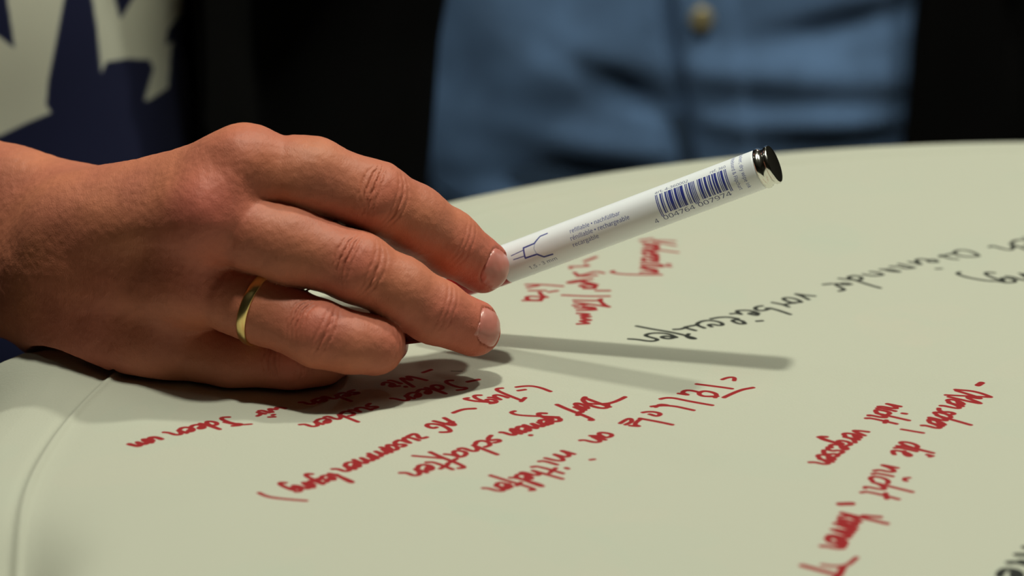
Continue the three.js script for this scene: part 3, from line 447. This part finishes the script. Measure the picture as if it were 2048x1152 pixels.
// ---------------------------------------------------------------- people
// person frame: metres, feet at the origin, y up, facing +z; their right hand is at -x
const TORSO = [[0.74, .150, .105, 0], [0.82, .172, .120, 0], [0.92, .176, .124, .004], [1.02, .166, .122, .010], [1.12, .166, .120, .008], [1.24, .176, .120, 0], [1.36, .188, .112, -.005], [1.43, .165, .088, -.01], [1.475, .105, .068, -.012], [1.51, .062, .058, -.008]];
function torsoField(x, y, z, grow) {
  const yy = clamp(y, TORSO[0][0], TORSO[9][0]); let i = 0; while (i < 8 && TORSO[i + 1][0] < yy) i++;
  const a = TORSO[i], b = TORSO[i + 1], t = smooth(0, 1, (yy - a[0]) / (b[0] - a[0])) * 0.5 + (yy - a[0]) / (b[0] - a[0]) * 0.5;
  const w = mix(a[1], b[1], t) + grow, p = mix(a[2], b[2], t) + grow, zo = mix(a[3], b[3], t);
  const q = Math.pow(Math.pow(Math.abs(x) / w, 2.4) + Math.pow(Math.abs(z - zo) / p, 2.4), 1 / 2.4), d = (q - 1) * Math.min(w, p);
  const over = Math.max(y - TORSO[9][0] - grow, TORSO[0][0] - grow - y); return over > 0 ? Math.hypot(Math.max(d, 0), over) : d;
}
const RELAXED = [[-.012, -.098, .012, .0072], [.006, -.108, .012, .0074], [.023, -.104, .010, .0072], [.037, -.090, .006, .0062]];   // finger tips below the wrist
function limbs(a) {                                                      // a: joints of one person
  const B = [];
  for (const s of [-1, 1]) B.push([s * .092, .86, 0, .088, s * .098, .49, .012, .058], [s * .098, .49, .012, .056, s * .1, .30, -.012, .055], [s * .1, .30, -.012, .055, s * .1, .085, -.015, .037], [s * .1, .06, -.03, .036, s * .112, .035, .13, .03]);
  B.push([0, 1.47, -.012, .06, 0, 1.56, .012, .056]);
  for (const [S, E, W] of a.arms) { B.push([...S, .054, ...E, .043], [...E, .043, ...W, W.r || .028]); }
  return B;
}
function headField(x, y, z) {
  const X = Math.abs(x);
  let d = (Math.hypot(x / .076, (y - 1.655) / .112, (z - .002) / .096) - 1) * .08;
  d = smin(d, (Math.hypot(x / .058, (y - 1.585) / .058, (z - .032) / .062) - 1) * .055, .03);
  d = smin(d, capsule(x, y, z, [0, 1.665, .096, .009, 0, 1.632, .113, .014]), .014);                // nose
  d = smin(d, capsule(X, y, z, [.004, 1.683, .09, .008, .04, 1.684, .078, .008]), .012);            // brow
  d = smin(d, capsule(X, y, z, [0, 1.596, .094, .007, .018, 1.598, .086, .005]), .008);             // lips
  d += .004 * Math.exp(-(((y - 1.6) / .0022) ** 2) - ((X / .024) ** 2)) * (z > .05 ? 1 : 0);       // line of the mouth
  d = Math.max(d, -(Math.hypot((X - .031) / .017, (y - 1.661) / .011, (z - .098) / .02) - 1) * .011); // eye sockets
  d = smin(d, (Math.hypot((X - .079) / .009, (y - 1.65) / .032, (z + .006) / .02) - 1) * .009, .008);  // ears
  return d;
}
function bodyField(a) {
  const B = limbs(a), F = [];
  for (const h of a.hands) { const [hx, hy, hz] = h.at; for (let i = 0; i < 4; i++) { const r = RELAXED[i], bx = hx + h.side * (i * .018 - .027); const k = [bx, hy - .085, hz + .004, .009], m = [mix(bx, hx + h.side * (r[0] - .012), .5), hy - .128, hz + .012, .0082], t = [hx + h.side * (r[0] - .012), hy - .085 + r[1] * .78, hz - .002 + (i % 2) * .004, r[3]]; F.push([...k, ...m], [...m, ...t]); } F.push([hx - h.side * .02, hy - .03, hz + .012, .013, hx - h.side * .042, hy - .075, hz + .026, .0105], [hx - h.side * .042, hy - .075, hz + .026, .0105, hx - h.side * .043, hy - .108, hz + .026, .0085]); }
  return (x, y, z) => {
    let d = torsoField(x, y, z, 0); for (const b of B) d = smin(d, capsule(x, y, z, b), .035);
    if (y > 1.5) d = smin(d, headField(x, y, z), .02);
    for (const h of a.hands) { const [hx, hy, hz] = h.at; if (Math.abs(y - hy + .08) < .2 && Math.abs(x - hx) < .12) { let p = smin(capsule(x, y, z, [hx, hy, hz, .026, hx, hy - .04, hz, .026]), Math.max(Math.hypot((x - hx) / .042, (y - hy + .055) / .05, (z - hz) / .018) - 1, -1) * .018, .02); let e = 1e3; for (const b of F) e = Math.min(e, capsule(x, y, z, b)); d = smin(d, smin(p, e, .008), .006); } }
    if (a.cut) d = a.cut(x, y, z, d);
    return d;
  };
}
const faceSkin = (x, y, z, nx, ny, nz, out) => { const k = 1 + 0.08 * N3(x * 40, y * 40, z * 40), lip = y > 1.585 && y < 1.607 && Math.abs(x) < .024 && z > .08 ? 1 : 0; out[0] = mix(.50, .45, lip) * k; out[1] = mix(.166, .10, lip) * k; out[2] = mix(.096, .075, lip) * k; };
const fabricBump = dataTexture(256, (u, v) => 0.5 + 0.25 * Math.sin((u + v) * 2 * Math.PI * 32) + 0.3 * N3(u * 32, v * 32, 2), 40);
const denimTone = (x, y, z, nx, ny, nz, out) => { const k = 1 + .22 * N3(x * 26, y * 22, z * 26) + .18 * N3(x * 90, y * 60, z * 90); out[0] = .12 * k; out[1] = .215 * k; out[2] = .41 * k; };
const denimMat = std({ vertexColors: true, roughness: .92, bumpMap: fabricBump, bumpScale: .0004 });
const jacketMat = new THREE.MeshPhysicalMaterial({ color: new THREE.Color(.004, .0038, .0038), roughness: 1, specularIntensity: .12, bumpMap: fabricBump, bumpScale: .0004 });
const jeansMat = std({ color: new THREE.Color(.05, .09, .17), roughness: .95, bumpMap: fabricBump, bumpScale: .0004 });
const shoeMat = std({ color: new THREE.Color(.03, .025, .02), roughness: .5 });
const place = (o) => new THREE.Matrix4().makeTranslation(...o);
const hairShell = (x, y, z) => Math.max((Math.hypot(x / .085, (y - 1.668) / .113, (z + .008) / .103) - 1) * .085 + .002 * N3(x * 90, y * 25, z * 90), -(Math.max(z - .045 - (y - 1.70) * .5, y - 1.715)) < 0 ? Math.min(z - .03, 1.725 - y) : -1, 1.60 - y);
function dress(root, at, a, o) {
  const T = place(at), opt = { turn: T };
  const body = bodyField(a);
  let g = surface(body, a.lo, [a.hi[0], 1.80, a.hi[2]], .0062, { color: faceSkin, turn: T });
  if (o.handGeometry) g = mergeGeometries([g, o.handGeometry]);
  part('body', g, skin, root, o.bodyLabel);
  part('hair', surface(hairShell, [-.12, 1.56, -.14], [.12, 1.82, .12], .006, opt), std({ color: o.hair, roughness: .7 }), root);
  for (const s of [-1, 1]) { const e = part('eye', new THREE.SphereGeometry(.0125, 20, 14).translate(at[0] + s * .031, at[1] + 1.661, at[2] + .0795), std({ color: new THREE.Color(.8, .78, .74), roughness: .2 }), root); part('iris', new THREE.SphereGeometry(.0062, 16, 10).scale(1, 1, .45).translate(at[0] + s * .031, at[1] + 1.661, at[2] + .0903), std({ color: new THREE.Color(.05, .04, .03), roughness: .15 }), e); }
  const L = limbs({ ...a, arms: [] });
  part('trousers', surface((x, y, z) => { let d = y < .98 ? torsoField(x, Math.min(y, .9), z, .008) : 1; d = Math.max(d, y - .97); for (let i = 0; i < 8; i++) if (i % 4 < 3) { const b = L[i].slice(); b[3] += .018; b[7] += .022; d = smin(d, capsule(x, y, z, b), .03); } d += .004 * N3(x * 16, y * 22, z * 16); return Math.max(d, .075 - y); }, [-.26, .05, -.2], [.26, 1.0, .22], .009, opt), jeansMat, root);
  for (const s of [0, 4]) part('shoe', surface((x, y, z) => { let d = capsule(x, y, z, L[s + 3].map((v, k) => k % 4 === 3 ? v + .012 : v)); d = smin(d, capsule(x, y, z, [L[s + 3][0], .06, -.035, .045, L[s + 3][0], .1, -.03, .043]), .03); return Math.max(d, .003 - y, y - .11); }, [L[s][0] - .1, -.01, -.12], [L[s][0] + .12, .13, .2], .006, opt), shoeMat, root);
}
const sleeve = (arms, grow, cutT) => arms.map(([S, E, W], i) => { const out = [[...S, .054 + grow, ...E, .043 + grow]]; const t = cutT[i]; if (t > 0) out.push([...E, .043 + grow, mix(E[0], W[0], t), mix(E[1], W[1], t), mix(E[2], W[2], t), mix(.043, W.r || .028, t) + grow]); return out; }).flat();
function jacket(a, cutT, openL, openR, folds) {
  const S = sleeve(a.arms, .024, cutT), Si = sleeve(a.arms, .010, cutT.map((t) => t ? t + .3 : t));
  return (x, y, z) => {
    let o = torsoField(x, y, z, .029), n = torsoField(x, y, z, .014), so = 1e3, si = 1e3;
    for (const b of S) so = smin(so, capsule(x, y, z, b), .01); for (const b of Si) si = smin(si, capsule(x, y, z, b), .01);
    const f = .004 * N3(x * 14, y * 9, z * 14), all = Math.min(n, si) + f, hem = Math.max(.80 - y, y - 1.50);
    const gap = Math.max(openL(y) - x, x - openR(y), .02 - z); return smin(Math.max(o + f, -all, hem, -gap), Math.max(so + f, -all, hem), .012);
  };
}
// person on the left: navy shirt with a white print, black jacket; the right hand holds the pen
{
  const at = [-.50, 0, -.44], rel = (p) => [p[0] - at[0], p[1] - at[1], p[2] - at[2]];
  const wristW = V3(WRIST).multiplyScalar(.001).applyMatrix4(new THREE.Matrix4().makeRotationX(-PITCH)).add(HAND_O);
  const Wr = rel(wristW.toArray()), El = rel([-.57, 1.14, -.25]);
  // the arm is drawn by the body down to the clip plane of the hand, where the hand's own finer surface takes over
  const clipW = V3(WRIST).lerp(V3(ELBOW), (CLIP - WRIST[0]) / (ELBOW[0] - WRIST[0]) * .86).multiplyScalar(.001).applyMatrix4(new THREE.Matrix4().makeRotationX(-PITCH)).add(HAND_O);
  const Cl = rel(clipW.toArray()); Cl.r = .0235;
  const arms = [[[-.182, 1.40, 0], El, Cl], [[.178, 1.40, -.012], [.205, 1.13, -.10], [.20, .89, -.06]]];
  const a = { arms, hands: [{ at: [.20, .885, -.06], side: 1 }], lo: [-.34, 0, -.25], hi: [.36, 0, .42] };
  const p = thing('person', 'person in navy shirt with white print and open black jacket, hand holding a pen', 'person');
  dress(p, at, a, { handGeometry: null, hair: new THREE.Color(.05, .03, .018) });
  const body = p.children[0];
  body.geometry = mergeGeometries([body.geometry, handGeometry]);
  nailFrames.forEach((nf, i) => part('fingernail', nailGeometry(nf), nailMat, p));
  // plain gold band round the ring finger
  const fr = fingers[2], c = V3(BAND), dir = V3(FINGERS.ring.j[1].slice(0, 3)).sub(V3(FINGERS.ring.j[0].slice(0, 3))).lerp(V3(FINGERS.ring.j[2].slice(0, 3)).sub(V3(FINGERS.ring.j[1].slice(0, 3))), .5).normalize();
  const up = new THREE.Vector3(0, 1, 0).addScaledVector(dir, -dir.y).normalize(), sd = new THREE.Vector3().crossVectors(dir, up);
  const NA = 96, prof = []; for (let i = 0; i < 20; i++) { const t = i / 20 * 2 * Math.PI; prof.push([1.45 * Math.cos(t), .62 * Math.sin(t) * (Math.sin(t) > 0 ? 1 : .5)]); }
  const P = [], I = [], q = new THREE.Vector3(), ray = new THREE.Vector3();
  for (let i = 0; i < NA; i++) {
    const t = i / NA * 2 * Math.PI; ray.copy(up).multiplyScalar(Math.cos(t)).addScaledVector(sd, Math.sin(t));
    let R0 = 20; for (let it = 0; it < 40; it++) { q.copy(c).addScaledVector(ray, R0); let e = 99; for (const bn of fr.bones.slice(0, 4)) e = Math.min(e, capsule(q.x, q.y, q.z, bn)); R0 -= e * .9; } R0 += .85; for (const [u, h] of prof) { q.copy(c).addScaledVector(ray, R0 + h).addScaledVector(dir, u); P.push(q.x / 1000, q.y / 1000, q.z / 1000); }
  }
  for (let i = 0; i < NA; i++) for (let k = 0; k < 20; k++) { const a0 = i * 20 + k, b0 = i * 20 + (k + 1) % 20, c0 = ((i + 1) % NA) * 20 + k, d0 = ((i + 1) % NA) * 20 + (k + 1) % 20; I.push(a0, c0, b0, b0, c0, d0); }
  const rg = new THREE.BufferGeometry(); rg.setAttribute('position', new THREE.Float32BufferAttribute(P, 3)); rg.setIndex(I); rg.computeVertexNormals(); rg.applyMatrix4(HAND_M);
  part('finger_ring', rg, std({ color: new THREE.Color(.88, .66, .27), roughness: .28, metalness: 1, side: THREE.DoubleSide }), p, 'plain gold ring on the ring finger');
  // shirt with its flat print
  const cv = document.createElement('canvas'); cv.width = cv.height = 1024; const g = cv.getContext('2d'), X0 = -.80, Y0 = .85, SZ = .62;
  g.fillStyle = 'rgb(11,18,62)'; g.fillRect(0, 0, 1024, 1024); g.fillStyle = 'rgb(225,225,208)';
  for (const poly of PRINT) { g.beginPath(); for (let i = 0; i < poly.length; i += 2) g.lineTo((poly[i] - X0) / SZ * 1024, (1 - (poly[i + 1] - Y0) / SZ) * 1024); g.fill(); }
  const tx = new THREE.CanvasTexture(cv); tx.colorSpace = THREE.SRGBColorSpace; tx.magFilter = THREE.LinearFilter;
  const sl = sleeve(arms.map(([S, E]) => [S, [mix(S[0], E[0], .62), mix(S[1], E[1], .62), mix(S[2], E[2], .62)], E]), .007, [0, 0]);
  const shirt = (x, y, z) => { let d = torsoField(x, y, z, .008); for (const b of sl) d = smin(d, capsule(x, y, z, b), .02); d += .0035 * N3(x * 18, y * 10, z * 18); return Math.max(d, .86 - y, y - 1.485); };
  part('shirt', surface(shirt, [-.30, .83, -.2], [.30, 1.52, .22], .007, { turn: place(at), uv: (x, y, z, nz) => nz > .05 ? [(x + at[0] - X0) / SZ, (y - Y0) / SZ] : [.005, .005] }), std({ map: tx, roughness: .95 }), p, 'navy blue shirt with large white print');
  part('jacket', surface(jacket(a, [.42, .9], () => -.17, () => .18), [-.36, .78, -.24], [.38, 1.54, .3], .007, { turn: place(at) }), jacketMat, p, 'open black jacket');
}
// person behind: denim shirt under an open dark jacket
{
  const at = [-.10, 0, -1.045];
  const arms = [[[-.185, 1.40, -.005], [-.262, 1.12, -.03], [-.262, .89, .03]], [[.185, 1.40, -.005], [.262, 1.12, -.03], [.262, .89, .03]]];
  const a = { arms, hands: [{ at: [-.262, .885, .03], side: -1 }, { at: [.262, .885, .03], side: 1 }], lo: [-.36, 0, -.2], hi: [.36, 0, .2] };
  const p = thing('person', 'person behind the table in a faded denim shirt under an open black jacket', 'person');
  dress(p, at, a, { hair: new THREE.Color(.03, .025, .02) });
  const G = (x, y, cx, cy, sx, sy, rot = 0) => { const c = Math.cos(rot), s = Math.sin(rot), u = (x - cx) * c + (y - cy) * s, v = -(x - cx) * s + (y - cy) * c; return Math.exp(-((u / sx) ** 2) - ((v / sy) ** 2)); };
  const folds = (x, y) => .010 * G(x, y, .06, .985, .085, .012, -.1) - .008 * G(x, y, .09, 1.012, .05, .010, .15) + .008 * G(x, y, .07, .957, .075, .008, -.05) + .010 * G(x, y, -.07, .99, .05, .022, .5) - .007 * G(x, y, -.03, .975, .05, .008, -.5) + .008 * G(x, y, -.06, .945, .06, .012, -.2) - .007 * G(x, y, -.06, .925, .08, .009, .1) + .006 * G(x, y, -.11, .905, .03, .02, -.5);
  const hem = (x) => .868 + .045 * smooth(.05, .17, Math.abs(x));
  const sl = sleeve(arms, .008, [.9, .9]);
  const edge = (y) => -.004 + (1.0 - y) * .16;                            // the buttoned front runs slightly aslant
  const lap = (x, y) => .0035 * smooth(-.0015, .0015, x - edge(y)) * (1 - smooth(.030, .036, x - edge(y))) - .006 * gaus(x - edge(y) + .004, .0045);
  const shirt = (x, y, z) => { let d = torsoField(x, y, z, .009); for (const b of sl) d = smin(d, capsule(x, y, z, b), .02); if (z > 0) d -= folds(x, y) * .6 + lap(x, y); d += .003 * N3(x * 16, y * 20, z * 16); return Math.max(d, hem(x) - y, y - 1.50); };
  const sh = part('denim_shirt', surface(shirt, [-.36, .84, -.2], [.36, 1.54, .2], .0055, { color: denimTone, turn: place(at) }), denimMat, p, 'faded blue denim shirt with buttons');
  const brass = std({ color: new THREE.Color(.55, .46, .26), roughness: .35, metalness: .6 });
  for (let y = 1.021; y < 1.46; y += .088) { const x = edge(y) + .0145; let z = .2; for (let i = 0; i < 60; i++) z -= Math.max(shirt(x, y, z), 0) * .6; sh.add(Object.assign(part('button', lathe([[.0001, .0032], [.004, .0028], [.0055, .0034], [.0068, .0022], [.0066, 0], [.0001, 0]], 24).rotateX(Math.PI / 2).translate(at[0] + x, at[1] + y, at[2] + z - .0004), brass, sh, 'small brass-coloured shirt button'))); }
  part('jacket', surface(jacket(a, [.93, .93], (y) => -.152 - (y - 1) * .05, (y) => .130 + (y - 1) * .05), [-.38, .78, -.22], [.38, 1.54, .22], .007, { turn: place(at) }), jacketMat, p, 'open black jacket');
}
renderer.render(scene, camera);
